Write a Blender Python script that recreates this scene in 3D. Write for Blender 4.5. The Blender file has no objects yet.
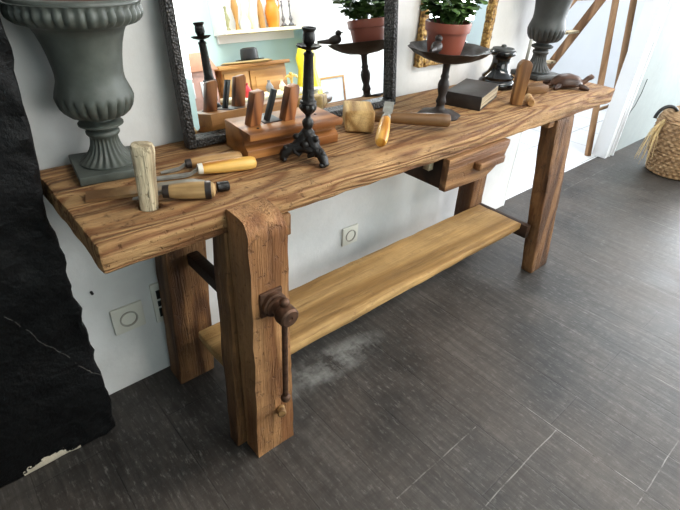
import bpy, bmesh, math, random
from mathutils import Vector, Matrix, noise
random.seed(7)
PI = math.pi
S = bpy.context.scene
COL = S.collection
H = 0.82                      # height of the bench top

# ------------------------------------------------------------------ materials
class NB:
    def __init__(s, name):
        s.m = bpy.data.materials.new(name); s.m.use_nodes = True
        s.nt = s.m.node_tree; s.b = s.nt.nodes['Principled BSDF']
    def n(s, t, **kw):
        nd = s.nt.nodes.new(t)
        for k, v in kw.items():
            if k in nd.inputs.keys(): nd.inputs[k].default_value = v
            else: setattr(nd, k, v)
        return nd
    def l(s, a, b): s.nt.links.new(a, b)
    def coord(s, scale=(1, 1, 1), loc=(0, 0, 0), rot=(0, 0, 0), world=False):
        if world: src = s.n('ShaderNodeNewGeometry').outputs['Position']
        else: src = s.n('ShaderNodeTexCoord').outputs['Object']
        mp = s.n('ShaderNodeMapping'); mp.inputs['Scale'].default_value = scale
        mp.inputs['Location'].default_value = loc; mp.inputs['Rotation'].default_value = rot
        s.l(src, mp.inputs['Vector']); return mp.outputs['Vector']
    def noise(s, vec, scale=1, detail=4, rough=.55, dist=0):
        nd = s.n('ShaderNodeTexNoise'); nd.inputs['Scale'].default_value = scale
        nd.inputs['Detail'].default_value = detail; nd.inputs['Roughness'].default_value = rough
        nd.inputs['Distortion'].default_value = dist; s.l(vec, nd.inputs['Vector']); return nd.outputs['Fac']
    def math(s, op, a, b=None, c=None):
        nd = s.n('ShaderNodeMath', operation=op)
        for i, v in enumerate((a, b, c)):
            if v is None: continue
            if isinstance(v, (int, float)): nd.inputs[i].default_value = v
            else: s.l(v, nd.inputs[i])
        return nd.outputs[0]
    def ramp(s, fac, stops):
        nd = s.n('ShaderNodeValToRGB'); e = nd.color_ramp.elements
        while len(e) < len(stops): e.new(.5)
        for i, (p, c) in enumerate(stops):
            e[i].position = p; e[i].color = (*c, 1) if len(c) == 3 else c
        s.l(fac, nd.inputs[0]); return nd.outputs[0]
    def mix(s, fac, a, b, mode='MIX'):
        nd = s.n('ShaderNodeMix', data_type='RGBA', blend_type=mode)
        for i, v in ((0, fac), (6, a), (7, b)):
            if isinstance(v, (int, float)): nd.inputs[i].default_value = v
            elif isinstance(v, tuple): nd.inputs[i].default_value = (*v, 1)
            else: s.l(v, nd.inputs[i])
        return nd.outputs[2]
    def bump(s, h, strength=.3, dist=.004):
        nd = s.n('ShaderNodeBump'); nd.inputs['Strength'].default_value = strength
        nd.inputs['Distance'].default_value = dist; s.l(h, nd.inputs['Height'])
        s.l(nd.outputs[0], s.b.inputs['Normal'])
    def base(s, c):
        if isinstance(c, tuple): s.b.inputs['Base Color'].default_value = (*c, 1)
        else: s.l(c, s.b.inputs['Base Color'])
    def set(s, **kw):
        for k, v in kw.items():
            k = k.replace('_', ' ')
            if isinstance(v, (int, float)): s.b.inputs[k].default_value = v
            else: s.l(v, s.b.inputs[k])

def c8(r, g, b):             # sRGB 0..255 -> linear
    f = lambda v: (v/255/12.92) if v/255 <= .04045 else ((v/255+.055)/1.055)**2.4
    return (f(r), f(g), f(b))

def plain(name, col, rough=.6, metal=0, var=.12, scale=30, bump=.15, spec=.5, bd=.003):
    n = NB(name); v = n.coord(); f = n.noise(v, scale, 5)
    d = tuple(x*(1-var*1.6) for x in col); li = tuple(min(1, x*(1+var)) for x in col)
    n.base(n.ramp(f, [(.3, d), (.7, li)])); n.set(Roughness=rough, Metallic=metal)
    n.b.inputs['Specular IOR Level'].default_value = spec
    if bump: n.bump(f, bump, bd)
    return n.m

def wood(name, dark, mid, light, axis=0, ring=9, sc=5, rough=.62, bump=.35, seed=0, grime=.35, gcol=None, fib=.35, old=0.0):
    n = NB(name)
    def v3(a, o): r = [o, o, o]; r[axis] = a; return tuple(r)
    off = (seed*1.37, seed*2.11, seed*.73)
    g = n.noise(n.coord(v3(sc*.11, sc), off), 1, 2, .45, .35)
    r = n.math('SINE', n.math('MULTIPLY', g, ring*6.0)); r = n.math('MULTIPLY_ADD', r, .5, .5)
    r = n.math('POWER', r, 1.8)
    fi = n.noise(n.coord(v3(6, 190), off), 1, 3, .6)
    fi2 = n.noise(n.coord(v3(1.6, 45), off), 1, 4, .65)
    big = n.noise(n.coord((4, 4, 4), off), 1, 6, .7)
    c = n.ramp(r, [(0, light), (.5, mid), (1, dark)])
    k = n.math('MULTIPLY_ADD', n.math('ADD', n.math('MULTIPLY', fi, .45), n.math('MULTIPLY', fi2, .55)), fib*5, 1-fib*2.5)
    hsv = n.n('ShaderNodeHueSaturation'); n.l(c, hsv.inputs['Color']); n.l(k, hsv.inputs['Value'])
    gm = n.ramp(big, [(.38, (0, 0, 0)), (.64, (1, 1, 1))])
    gc = gcol or tuple(x*.45 for x in dark)
    c2 = n.mix(n.math('MULTIPLY', gm, grime), hsv.outputs[0], gc)
    hh = n.math('ADD', n.math('MULTIPLY', r, -.5), n.math('ADD', fi, fi2))
    if old:
        st = n.ramp(n.noise(n.coord(v3(2.2, 26), off), 1, 5, .7), [(.54, (0, 0, 0)), (.68, (1, 1, 1))])      # dark streaks and checks
        pit = n.ramp(n.noise(n.coord((55, 55, 55), off), 1, 4, .7), [(.58, (0, 0, 0)), (.70, (1, 1, 1))])    # pits and stains
        wide = n.ramp(n.noise(n.coord((9, 9, 9), off), 1, 5, .7), [(.40, (0, 0, 0)), (.66, (1, 1, 1))])
        c2 = n.mix(n.math('MULTIPLY', wide, old*.4), c2, tuple(x*.7 for x in mid))
        c2 = n.mix(n.math('MULTIPLY', st, old*.75), c2, tuple(x*.45 for x in dark))
        c2 = n.mix(n.math('MULTIPLY', pit, old*.6), c2, tuple(x*.55 for x in dark))
        hh = n.math('ADD', hh, n.math('ADD', n.math('MULTIPLY', st, -1.2), n.math('MULTIPLY', pit, -1.0)))
    n.base(c2); n.set(Roughness=rough)
    n.b.inputs['Specular IOR Level'].default_value = .3
    n.bump(hh, bump, .004)
    return n.m

M = {}
# bench woods
M['top'] = wood('bench top wood', c8(118, 76, 44), c8(156, 115, 74), c8(180, 141, 95), 0, 12, 10, .7, .9, 1, .5, c8(92, 64, 42), .42, .85)
M['jaw'] = wood('vise jaw wood', c8(122, 80, 48), c8(146, 102, 64), c8(174, 130, 86), 2, 4, 7, .66, .9, 3, .6, c8(88, 54, 30), .42, .8)
M['leg'] = wood('bench leg wood', c8(74, 48, 28), c8(104, 70, 42), c8(136, 98, 62), 2, 4, 8, .66, .9, 5, .5, c8(62, 38, 22), .42, .8)
M['shelfw'] = wood('shelf board wood', c8(138, 104, 60), c8(166, 130, 80), c8(188, 152, 100), 0, 3, 6, .65, .5, 8, .4, c8(118, 88, 50), .38, .55)
M['draww'] = wood('drawer wood', c8(104, 68, 42), c8(140, 100, 64), c8(166, 124, 84), 0, 4, 10, .6, .6, 11, .35, None, .42, .6)
M['darkw'] = wood('dark stained wood', c8(28, 18, 12), c8(48, 32, 20), c8(60, 40, 26), 0, 3, 5, .6, .3, 2)
M['planew'] = wood('plane beech wood', c8(112, 66, 32), c8(160, 104, 56), c8(182, 126, 72), 0, 3, 8, .38, .15, 4, .3, None, .2)
M['wedgew'] = wood('wedge wood', c8(90, 50, 26), c8(138, 84, 46), c8(158, 102, 60), 2, 3, 14, .42, .15, 6, .3, None, .2)
M['malletw'] = wood('pale mallet wood', c8(146, 110, 62), c8(196, 162, 106), c8(212, 182, 128), 1, 3, 9, .6, .4, 9, .35, c8(136, 102, 60), .3, .4)
M['handlew'] = wood('brown handle wood', c8(58, 38, 22), c8(92, 64, 38), c8(114, 82, 50), 0, 2, 8, .45, .2, 12, .3, None, .2)
M['yellow'] = wood('yellow varnished handle', c8(168, 108, 34), c8(220, 166, 76), c8(236, 192, 108), 0, 3, 16, .35, .15, 13, .3, c8(140, 88, 30), .2)
M['pale'] = wood('pale ash handle', c8(150, 110, 66), c8(190, 150, 98), c8(206, 172, 122), 0, 3, 16, .5, .2, 14, .3, c8(110, 78, 46), .3)
M['oldh'] = wood('old oak handle', c8(96, 68, 38), c8(150, 118, 74), c8(178, 146, 100), 0, 4, 14, .5, .3, 15, .4, c8(80, 52, 28), .4)
M['greyw'] = wood('weathered grey wood', c8(120, 104, 80), c8(180, 164, 134), c8(206, 192, 162), 2, 4, 14, .75, .8, 16, .3, c8(104, 88, 66), .42, .7)
M['paddlew'] = wood('paddle wood', c8(104, 68, 36), c8(150, 108, 66), c8(172, 130, 84), 2, 3, 12, .5, .2, 17, .3, None, .25)
M['turtlew'] = wood('turtle brown', c8(50, 32, 24), c8(84, 58, 44), c8(104, 74, 58), 0, 3, 12, .4, .2, 18, .3, None, .2)
M['ladderw'] = wood('ladder wood', c8(98, 70, 46), c8(140, 104, 72), c8(164, 128, 94), 2, 3, 8, .6, .3, 19, .3, None, .3)
M['cabw'] = wood('sideboard wood', c8(140, 96, 48), c8(178, 132, 76), c8(196, 152, 96), 0, 3, 6, .5, .1, 20, .2, None, .2)
M['creamw'] = plain('cream painted wood', c8(238, 226, 190), .5, 0, .04, 8, .05)

M['urn'] = plain('grey painted cast iron', c8(74, 78, 72), .5, 0, .2, 25, .25)
M['urn2'] = plain('dark grey painted cast iron', c8(56, 58, 57), .5, 0, .2, 25, .25)
M['soil'] = plain('rusty soil', c8(70, 40, 28), .95, 0, .4, 30, .8)
M['iron'] = plain('black cast iron', c8(20, 16, 14), .46, .2, .35, 90, 1.0)
M['bronze'] = plain('brown bronzed iron', c8(36, 25, 20), .55, .1, .3, 50, .5)
M['rust'] = plain('rusty steel', c8(92, 66, 50), .55, .6, .35, 50, .4)
M['steel'] = plain('old grey steel', c8(150, 148, 140), .42, .45, .2, 40, .2)
M['darksteel'] = plain('dark steel', c8(70, 64, 62), .4, .7, .25, 40, .2)
M['blackgl'] = plain('black glazed ceramic', c8(14, 14, 14), .12, 0, .1, 20, 0)
M['mirrorframe'] = None
M['white'] = plain('white plastic', c8(226, 222, 210), .4, 0, .02, 5, 0)
M['socket'] = plain('socket grey', c8(168, 162, 150), .5, 0, .03, 5, 0)
M['black'] = plain('black plastic', c8(22, 22, 22), .4, 0, .05, 5, 0)
M['terra'] = plain('terracotta plastic', c8(132, 66, 48), .5, 0, .05, 8, .05)
M['leaf'] = None
M['book'] = plain('dark brown leather cover', c8(36, 27, 22), .6, 0, .25, 40, .3)

def mk_iron_blade():
    n = NB('rust patched blade steel'); v = n.coord(); f = n.noise(v, 22, 5, .6)
    sx = n.n('ShaderNodeSeparateXYZ'); n.l(n.coord(), sx.inputs[0])
    g = n.math('ADD', n.math('MULTIPLY', sx.outputs[0], -4.5), n.math('ADD', f, .1))
    n.base(n.ramp(g, [(.1, c8(150, 146, 136)), (.42, c8(132, 124, 108)), (.75, c8(146, 112, 72)), (1, c8(110, 78, 48))]))
    n.set(Roughness=.5, Metallic=.15); n.bump(f, .3); return n.m
M['plate'] = mk_iron_blade()

def mk_pages():
    n = NB('aged page edges'); w = n.noise(n.coord((2, 2, 420)), 1, 2)
    n.base(n.ramp(w, [(.35, c8(120, 104, 84)), (.65, c8(196, 180, 150))])); n.set(Roughness=.9); n.bump(w, .5); return n.m
M['pages'] = mk_pages()

def mk_leaf():
    n = NB('green leaves'); f = n.noise(n.coord(), 40, 4)
    n.base(n.ramp(f, [(.3, c8(44, 72, 32)), (.55, c8(82, 114, 54)), (.75, c8(122, 150, 84))])); n.set(Roughness=.45)
    n.b.inputs['Subsurface Weight'].default_value = 0.0; return n.m
M['leaf'] = mk_leaf()

def mk_frame():
    n = NB('embossed pewter black frame')
    v = n.coord((60, 60, 60)); br = n.n('ShaderNodeTexVoronoi'); br.inputs['Scale'].default_value = 2.6
    n.l(v, br.inputs['Vector']); f = br.outputs['Distance']; nz = n.noise(n.coord(), 120, 3)
    n.base(n.ramp(f, [(.1, c8(74, 70, 67)), (.5, c8(42, 39, 37)), (.8, c8(22, 21, 21))])); n.set(Roughness=.4, Metallic=.3)
    n.bump(n.math('ADD', n.math('MULTIPLY', f, -1.5), nz), .9, .003); return n.m
M['mirrorframe'] = mk_frame()

def mk_gold():
    n = NB('worn gilt'); f = n.noise(n.coord(), 90, 4)
    n.base(n.ramp(f, [(.35, c8(72, 50, 26)), (.5, c8(156, 116, 56)), (.65, c8(206, 172, 104))])); n.set(Roughness=.42, Metallic=.35)
    n.bump(f, 1, .006); return n.m
M['gold'] = mk_gold()

def mk_mirror():
    n = NB('mirror glass'); n.base((.93, .95, .94)); n.set(Metallic=1.0, Roughness=0.0); return n.m
M['mirror'] = mk_mirror()
M['brass'] = plain('pale brass', c8(206, 172, 96), .35, .6, .15, 30, .1)

def mk_wall(name, col, seed=0, mott=.06, bump=.25):
    n = NB(name); a = n.noise(n.coord(loc=(seed, seed, 0), world=True), 1.6, 5); b = n.noise(n.coord(world=True), 14, 6, .6)
    d = tuple(x*(1-mott*2) for x in col)
    n.base(n.ramp(n.math('ADD', n.math('MULTIPLY', a, .6), n.math('MULTIPLY', b, .4)), [(.35, d), (.62, col)]))
    n.set(Roughness=.8); n.bump(b, bump, .01); return n.m
M['wall'] = mk_wall('rough white plaster', c8(226, 224, 222), 0)
M['wallg'] = mk_wall('pale green grey wall', c8(146, 152, 150), 4)
M['wallb'] = mk_wall('pale blue wall', c8(186, 216, 218), 6, .02, .05)
M['whitep'] = plain('white paint', c8(232, 234, 236), .45, 0, .02, 3, 0)
M['hall'] = mk_wall('white room wall', c8(228, 232, 236), 8, .02, .1)

def mk_black():
    n = NB('black painted stone'); v = n.coord(world=True)
    big = n.noise(v, 5, 8, .62); fine = n.noise(v, 38, 6, .65); sep = n.n('ShaderNodeSeparateXYZ'); n.l(v, sep.inputs[0])
    col = n.ramp(fine, [(.3, c8(4, 4, 5)), (.6, c8(9, 9, 10)), (.8, c8(28, 26, 26))])
    # a fine pale crack in the paint
    line = n.math('ADD', n.math('MULTIPLY', sep.outputs[0], 2.0), n.math('ADD', sep.outputs[2], n.math('MULTIPLY', n.noise(n.coord(world=True), 9, 4), .10)))
    ck = n.math('COMPARE', line, .245, .0014)
    col = n.mix(n.math('MULTIPLY', ck, n.math('GREATER_THAN', fine, .46)), col, c8(96, 92, 88))
    # bare plaster where the paint has come off along the floor
    zf = n.math('LESS_THAN', n.math('ADD', sep.outputs[2], n.math('MULTIPLY', n.noise(v, 26, 4), -.10)), -.028)
    xm = n.math('MULTIPLY', n.math('GREATER_THAN', sep.outputs[0], -.275), n.math('LESS_THAN', sep.outputs[0], -.125))
    col = n.mix(n.math('MULTIPLY', zf, xm), col, c8(206, 194, 174))
    n.base(col); n.set(Roughness=n.ramp(big, [(.35, (.32, .32, .32)), (.7, (.7, .7, .7))]))
    n.b.inputs['Specular IOR Level'].default_value = .22
    n.bump(n.math('ADD', big, n.math('MULTIPLY', fine, .5)), 1.0, .012); return n.m
M['blackstone'] = mk_black()

def mk_floor():
    n = NB('dark worn floor planks'); v = n.coord(world=True)
    br = n.n('ShaderNodeTexBrick'); br.offset = .37
    for k, x in dict(Scale=1, **{'Mortar Size': .0022, 'Mortar Smooth': .3, 'Brick Width': 1.3, 'Row Height': .192, 'Bias': 0}).items(): br.inputs[k].default_value = x
    br.inputs['Color1'].default_value = (*c8(50, 48, 46), 1); br.inputs['Color2'].default_value = (*c8(58, 56, 54), 1)
    br.inputs['Mortar'].default_value = (*c8(38, 37, 36), 1)
    n.l(n.coord(world=True, rot=(0, 0, PI/2), loc=(.25, .072, 0)), br.inputs['Vector'])
    fib = n.noise(n.coord((48, 3, 1), world=True), 1, 6, .7)
    fib2 = n.noise(n.coord((6, 55, 1), world=True), 1, 5, .7)
    blot = n.noise(v, 2.6, 6, .62)
    col = n.mix(.75, br.outputs['Color'], n.ramp(fib, [(.32, (.4, .4, .4)), (.5, (.95, .95, .95)), (.68, (1.9, 1.85, 1.8))]), 'MULTIPLY')
    col = n.mix(.75, col, n.ramp(blot, [(.35, (.45, .45, .45)), (.62, (1.5, 1.48, 1.44))]), 'MULTIPLY')
    sp = n.ramp(n.noise(n.coord((90, 24, 1), world=True), 1, 6, .75), [(.54, (0, 0, 0)), (.70, (1, 1, 1))])
    col = n.mix(n.math('MULTIPLY', sp, .5), col, c8(128, 124, 120))
    dk = n.ramp(n.noise(n.coord((12, 40, 1), world=True, loc=(7, 3, 0)), 1, 6, .75), [(.46, (0, 0, 0)), (.66, (1, 1, 1))])
    col = n.mix(n.math('MULTIPLY', dk, .55), col, c8(34, 31, 29))
    tint = n.ramp(n.noise(v, 1.3, 4, .6), [(.42, (0, 0, 0)), (.66, (1, 1, 1))])
    col = n.mix(n.math('MULTIPLY', tint, .35), col, c8(78, 66, 56))
    s = n.n('ShaderNodeSeparateXYZ'); n.l(v, s.inputs[0]); X, Y = s.outputs[0], s.outputs[1]
    def band(a, lo, hi): return n.math('MULTIPLY', n.math('GREATER_THAN', a, lo), n.math('LESS_THAN', a, hi))
    wob = n.math('MULTIPLY', n.noise(v, 5, 2), .012)
    worn = n.ramp(n.noise(v, 14, 6, .7), [(.40, (0, 0, 0)), (.60, (1, 1, 1))])
    def scratch(fixed, c, other, lo, hi, w):
        k = n.math('COMPARE', n.math('ADD', fixed, wob), c+.006, w)
        return n.math('MULTIPLY', n.math('MULTIPLY', k, band(other, lo, hi)), worn)
    tot = None
    for a in ((X, 1.085, Y, -.90, -.44, .0018), (Y, -.415, X, .50, .88, .0018), (Y, -.59, X, .60, 1.08, .0016), (Y, -.87, X, 1.0, 1.36, .0016),
              (X, 2.215, Y, -.60, -.14, .0016), (X, 1.78, Y, -.75, -.28, .0012), (X, 2.94, Y, -.35, .02, .0016), (Y, .335, X, 2.9, 3.7, .0016), (X, 1.60, Y, -.9, -.2, .001)):
        k = scratch(*a); tot = k if tot is None else n.math('MAXIMUM', tot, k)
    col = n.mix(n.math('MULTIPLY', tot, .45), col, c8(160, 156, 150))
    # a greyish scuffed stain on the boards below the shelf
    dx = n.math('MULTIPLY', n.math('SUBTRACT', X, .68), 3.4); dy = n.math('MULTIPLY', n.math('SUBTRACT', Y, .10), 12)
    d = n.math('ADD', n.math('MULTIPLY', dx, dx), n.math('MULTIPLY', dy, dy))
    stn = n.math('MULTIPLY', n.math('SUBTRACT', 1, n.math('MINIMUM', d, 1)), n.ramp(n.noise(v, 11, 5, .65), [(.4, (0, 0, 0)), (.62, (1, 1, 1))]))
    col = n.mix(n.math('MULTIPLY', stn, .6), col, c8(150, 150, 146))
    n.base(col)
    n.set(Roughness=n.ramp(blot, [(.3, (.38, .38, .38)), (.7, (.54, .54, .54))]))
    n.b.inputs['Specular IOR Level'].default_value = .36
    n.bump(n.math('ADD', n.math('MULTIPLY', fib, .8), n.math('ADD', n.math('MULTIPLY', fib2, .3), n.math('MULTIPLY', br.outputs['Fac'], -1.0))), .45, .003)
    return n.m
M['floor'] = mk_floor()

def mk_tiles():
    n = NB('white floor tiles'); br = n.n('ShaderNodeTexBrick'); br.offset = 0
    for k, x in dict(Scale=1, **{'Mortar Size': .004, 'Mortar Smooth': .1, 'Brick Width': .4, 'Row Height': .4}).items(): br.inputs[k].default_value = x
    br.inputs['Color1'].default_value = (*c8(226, 228, 230), 1); br.inputs['Color2'].default_value = (*c8(220, 222, 224), 1)
    br.inputs['Mortar'].default_value = (*c8(150, 152, 154), 1)
    n.l(n.coord(world=True, loc=(.1, .3, 0)), br.inputs['Vector']); n.base(br.outputs['Color']); n.set(Roughness=.3); return n.m
M['tiles'] = mk_tiles()

def mk_wicker():
    n = NB('woven wicker'); f = n.noise(n.coord((14, 14, 120)), 1, 4)
    n.base(n.ramp(f, [(.3, c8(96, 70, 46)), (.5, c8(150, 118, 82)), (.72, c8(186, 156, 116))])); n.set(Roughness=.7); n.bump(f, .4); return n.m
M['wicker'] = mk_wicker()
M['straw'] = plain('dry raffia', c8(206, 180, 130), .8, 0, .15, 40, 0)
for nm, c in dict(orange=(216, 136, 34), amber=(176, 132, 72), greenish=(150, 150, 110), palegl=(206, 214, 208), ivory=(226, 216, 188), red=(206, 50, 60),
                  yellowc=(240, 222, 50), pink=(214, 160, 132), brick=(198, 158, 146), felt=(26, 26, 28), grey=(120, 122, 126), picpaper=(216, 222, 232), straww=(176, 150, 100)).items():
    M[nm] = plain(nm + ' finish', c8(*c), .5, 0, .1, 14, .05)

# ------------------------------------------------------------------ geometry helpers
def link(o, parent=None):
    COL.objects.link(o)
    if parent: o.parent = parent
    return o
def obj(name, bm, mat, parent=None, smooth=True, label=None, recalc=True, angle=40):
    if recalc: bmesh.ops.recalc_face_normals(bm, faces=bm.faces)
    me = bpy.data.meshes.new(name); bm.to_mesh(me); bm.free()
    for m in (mat if isinstance(mat, (list, tuple)) else [mat]): me.materials.append(m)
    if smooth:
        me.polygons.foreach_set('use_smooth', [True]*len(me.polygons))
        me.set_sharp_from_angle(angle=math.radians(angle))
    o = bpy.data.objects.new(name, me); link(o, parent)
    if label: o['label'] = label
    return o
def tag(o, label=None, cat=None, group=None, kind=None):
    if label: o['label'] = label
    if cat: o['category'] = cat
    if group: o['group'] = group
    if kind: o['kind'] = kind
    return o
def thing(name, label, cat, loc=(0, 0, 0), rz=0, group=None, rx=0, ry=0):
    o = bpy.data.objects.new(name, None); o.empty_display_size = .05; link(o)
    o.location = loc; o.rotation_euler = (rx, ry, rz); return tag(o, label, cat, group)
def struct(name, bm, mat, smooth=False):
    return tag(obj(name, bm, mat, None, smooth), kind='structure')
def copy_tree(root, loc, rz=None, label=None, group=None):
    r = root.copy(); COL.objects.link(r); r.location = loc
    if rz is not None: r.rotation_euler.z = rz
    if label: r['label'] = label
    if group: r['group'] = group
    for ch in list(root.children):
        c = ch.copy(); COL.objects.link(c); c.parent = r
        for g in ch.children:
            d = g.copy(); COL.objects.link(d); d.parent = c
    return r
def box(bm, lo, hi, bev=0, seg=2, mtx=None):
    c = [(a+b)/2 for a, b in zip(lo, hi)]; s = [abs(b-a) for a, b in zip(lo, hi)]
    r = bmesh.ops.create_cube(bm, size=1, matrix=Matrix.Translation(c) @ Matrix.Diagonal((*s, 1)))
    vs = r['verts']
    if bev:
        es = {e for v in vs for e in v.link_edges}
        r2 = bmesh.ops.bevel(bm, geom=list(es), offset=bev, segments=seg, profile=.5, affect='EDGES')
        vs = list({v for v in r2['verts']} | {v for v in vs if v.is_valid})
    if mtx is not None: bmesh.ops.transform(bm, matrix=mtx, verts=vs)
    return vs
def bx(lo, hi, bev=0, seg=2):
    bm = bmesh.new(); box(bm, lo, hi, bev, seg); return bm
def worn(bm, amp=.003, fr=14, cell=.03, seed=0, edge=None):
    """cut a beveled board into a fine grid and wear it unevenly"""
    for ax in range(3):
        cs = [v.co[ax] for v in bm.verts]; lo, hi = min(cs), max(cs); n = int((hi-lo)/cell)
        no = Vector((0, 0, 0)); no[ax] = 1
        for i in range(1, n):
            p = Vector((0, 0, 0)); p[ax] = lo+(hi-lo)*i/n
            bmesh.ops.bisect_plane(bm, geom=bm.verts[:]+bm.edges[:]+bm.faces[:], plane_co=p, plane_no=no)
    off = Vector((seed*3.1, seed*1.7, seed*.9))
    for v in bm.verts:
        d = noise.noise_vector(v.co*fr+off)*amp + noise.noise_vector(v.co*fr*3.3+off)*amp*.45
        if edge: d *= edge(v.co)
        v.co += d
    return bm
def lathe(prof, seg=40, mod=None, bm=None, cap=True, mtx=None):
    bm = bm or bmesh.new(); rings = []; new = []
    for r, z in prof:
        ring = []
        for i in range(seg):
            t = 2*PI*i/seg; rr = r if mod is None else mod(t, r, z)
            v = bm.verts.new((rr*math.cos(t), rr*math.sin(t), z)); ring.append(v); new.append(v)
        rings.append(ring)
    for a, b in zip(rings, rings[1:]):
        for i in range(seg): bm.faces.new((a[i], a[(i+1) % seg], b[(i+1) % seg], b[i]))
    if cap:
        bm.faces.new(rings[0][::-1]); bm.faces.new(rings[-1])
    if mtx is not None: bmesh.ops.transform(bm, matrix=mtx, verts=new)
    return bm
def aim(a, b):
    """matrix that takes +z of a lathe to the line a->b"""
    a, b = Vector(a), Vector(b); return Matrix.Translation(a) @ (b-a).to_track_quat('Z', 'Y').to_matrix().to_4x4()
def rod(a, b, r0, r1=None, seg=14, bm=None):
    L = (Vector(b)-Vector(a)).length
    return lathe([(r0, 0), (r1 if r1 is not None else r0, L)], seg, None, bm, True, aim(a, b))
def tube(pts, rad, seg=10, bm=None):
    bm = bm or bmesh.new(); pts = [Vector(p) for p in pts]; rings = []
    if isinstance(rad, (int, float)): rad = [rad]*len(pts)
    up = Vector((0, 0, 1))
    for i, p in enumerate(pts):
        d = (pts[min(i+1, len(pts)-1)]-pts[max(i-1, 0)]).normalized()
        s = d.cross(up)
        if s.length < .05: s = d.cross(Vector((1, 0, 0)))
        s.normalize(); t = s.cross(d)
        rings.append([bm.verts.new(p+(s*math.cos(2*PI*k/seg)+t*math.sin(2*PI*k/seg))*rad[i]) for k in range(seg)])
    for a, b in zip(rings, rings[1:]):
        for i in range(seg): bm.faces.new((a[i], a[(i+1) % seg], b[(i+1) % seg], b[i]))
    bm.faces.new(rings[0][::-1]); bm.faces.new(rings[-1]); return bm
def ball(bm, c, r, sc=(1, 1, 1), rot=None, seg=16):
    m = Matrix.Translation(c)
    if rot is not None: m = m @ rot
    return bmesh.ops.create_uvsphere(bm, u_segments=seg, v_segments=seg//2+2, radius=r, matrix=m @ Matrix.Diagonal((*sc, 1)))['verts']
def prism(bm, poly, y0, y1, bev=0):
    """extrude an outline drawn in x,z along y"""
    a = [bm.verts.new((x, y0, z)) for x, z in poly]; b = [bm.verts.new((x, y1, z)) for x, z in poly]; n = len(poly)
    fs = [bm.faces.new(a), bm.faces.new(b[::-1])]
    for i in range(n): fs.append(bm.faces.new((a[i], b[i], b[(i+1) % n], a[(i+1) % n])))
    if bev:
        es = list({e for f in fs for e in f.edges}); bmesh.ops.bevel(bm, geom=es, offset=bev, segments=2, profile=.5, affect='EDGES')
    return bm
def hexa(c8pts, bev=.004):
    """a tapering post from 4 bottom and 4 top corners"""
    bm = bmesh.new(); v = [bm.verts.new(p) for p in c8pts]
    for f in ((3, 2, 1, 0), (4, 5, 6, 7), (0, 1, 5, 4), (1, 2, 6, 5), (2, 3, 7, 6), (3, 0, 4, 7)): bm.faces.new([v[i] for i in f])
    if bev: bmesh.ops.bevel(bm, geom=bm.edges[:], offset=bev, segments=2, profile=.5, affect='EDGES')
    return bm

# ------------------------------------------------------------------ the setting
WY = .45                                    # face of the white wall behind the bench
CZ = 2.8
struct('floor', bx((-3.2, -3.0, -.1), (6.4, .485, 0)), M['floor'])
struct('floor_hall', bx((2.2, .486, -.1), (6.4, 2.6, -.001)), M['tiles'])
struct('wall_back', bx((-3.2, WY, .0005), (2.36, WY+.07, CZ)), M['wall'])
struct('wall_right_of_door', bx((3.77, WY, .0005), (6.4, WY+.07, CZ)), M['wallg'])
bm = bmesh.new(); box(bm, (3.735, .43, .001), (3.77, .535, CZ))           # the lining and moulded architrave of the doorway
for i, (a, b, y) in enumerate(((3.77, 3.80, .432), (3.80, 3.815, .425), (3.815, 3.845, .434), (3.845, 3.862, .418))): box(bm, (a, y, .001), (b, WY-.0005, CZ), .003)
struct('trim_1', bm, M['whitep'])
bm = bmesh.new(); box(bm, (2.36, WY-.002, .001), (2.372, .53, CZ)); struct('trim_2', bm, M['whitep'])
# black painted chimney breast on the left
bm = bx((-3.2, .30, .0005), (-.015, WY-.0005, CZ), .012)
bmesh.ops.delete(bm, geom=[f for f in bm.faces if f.calc_center_median().x < -3.19], context='FACES')
for ax, lo, hi, n in ((0, -.75, 0, 36), (2, 0, 1.4, 66)):
    no = Vector((0, 0, 0)); no[ax] = 1
    for i in range(n):
        p = Vector((0, 0, 0)); p[ax] = lo+(hi-lo)*(i+.5)/n
        bmesh.ops.bisect_plane(bm, geom=bm.verts[:]+bm.edges[:]+bm.faces[:], plane_co=p, plane_no=no)
for v in bm.verts:
    if v.co.y < .44 and v.co.x > -.76 and v.co.z < 1.4:
        k = min(1, max(.25, 1-(-.05-v.co.x)/.16))
        d = noise.noise(v.co*9)*.014+noise.noise(v.co*26)*.011+noise.noise(v.co*60)*.008
        v.co.y += d*k
        v.co.x += .022*max(0, min(1, (v.co.z-.78)/.3))*(1 if v.co.x > -.1 else 0)
        if v.co.x > -.04: v.co.x += min(.010, noise.noise(v.co*22+Vector((5, 5, 5)))*.012)
struct('wall_left', bm, M['blackstone'], True)
# the rest of the shop, seen in the mirror
struct('wall_front', bx((-3.2, -3.0, 0), (6.4, -2.8, CZ)), M['wallb'])
bm = bmesh.new()
box(bm, (6.2, -2.8, 0), (6.4, WY, .35)); box(bm, (6.2, -2.8, 2.5), (6.4, WY, CZ)); box(bm, (6.2, -2.8, .35), (6.4, -1.85, 2.5)); box(bm, (6.2, .36, .35), (6.4, WY, 2.5))
struct('wall_right', bm, M['hall'])
bm = bmesh.new()
for y in (-1.85, -1.13, -.41, .31): box(bm, (6.26, y, .35), (6.32, y+.05, 2.5))
for z in (.35, 2.45): box(bm, (6.262, -1.80, z), (6.318, .31, z+.05))
struct('window_1', bm, M['whitep'])
struct('wall_far_left', bx((-3.4, -3.0, 0), (-3.2, .6, CZ)), M['hall'])
struct('ceiling', bx((-3.4, -3.0, CZ), (6.4, 2.8, CZ+.1)), M['hall'])
struct('wall_hall', bx((2.2, 2.6, 0), (6.4, 2.8, CZ)), M['hall'])
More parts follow.
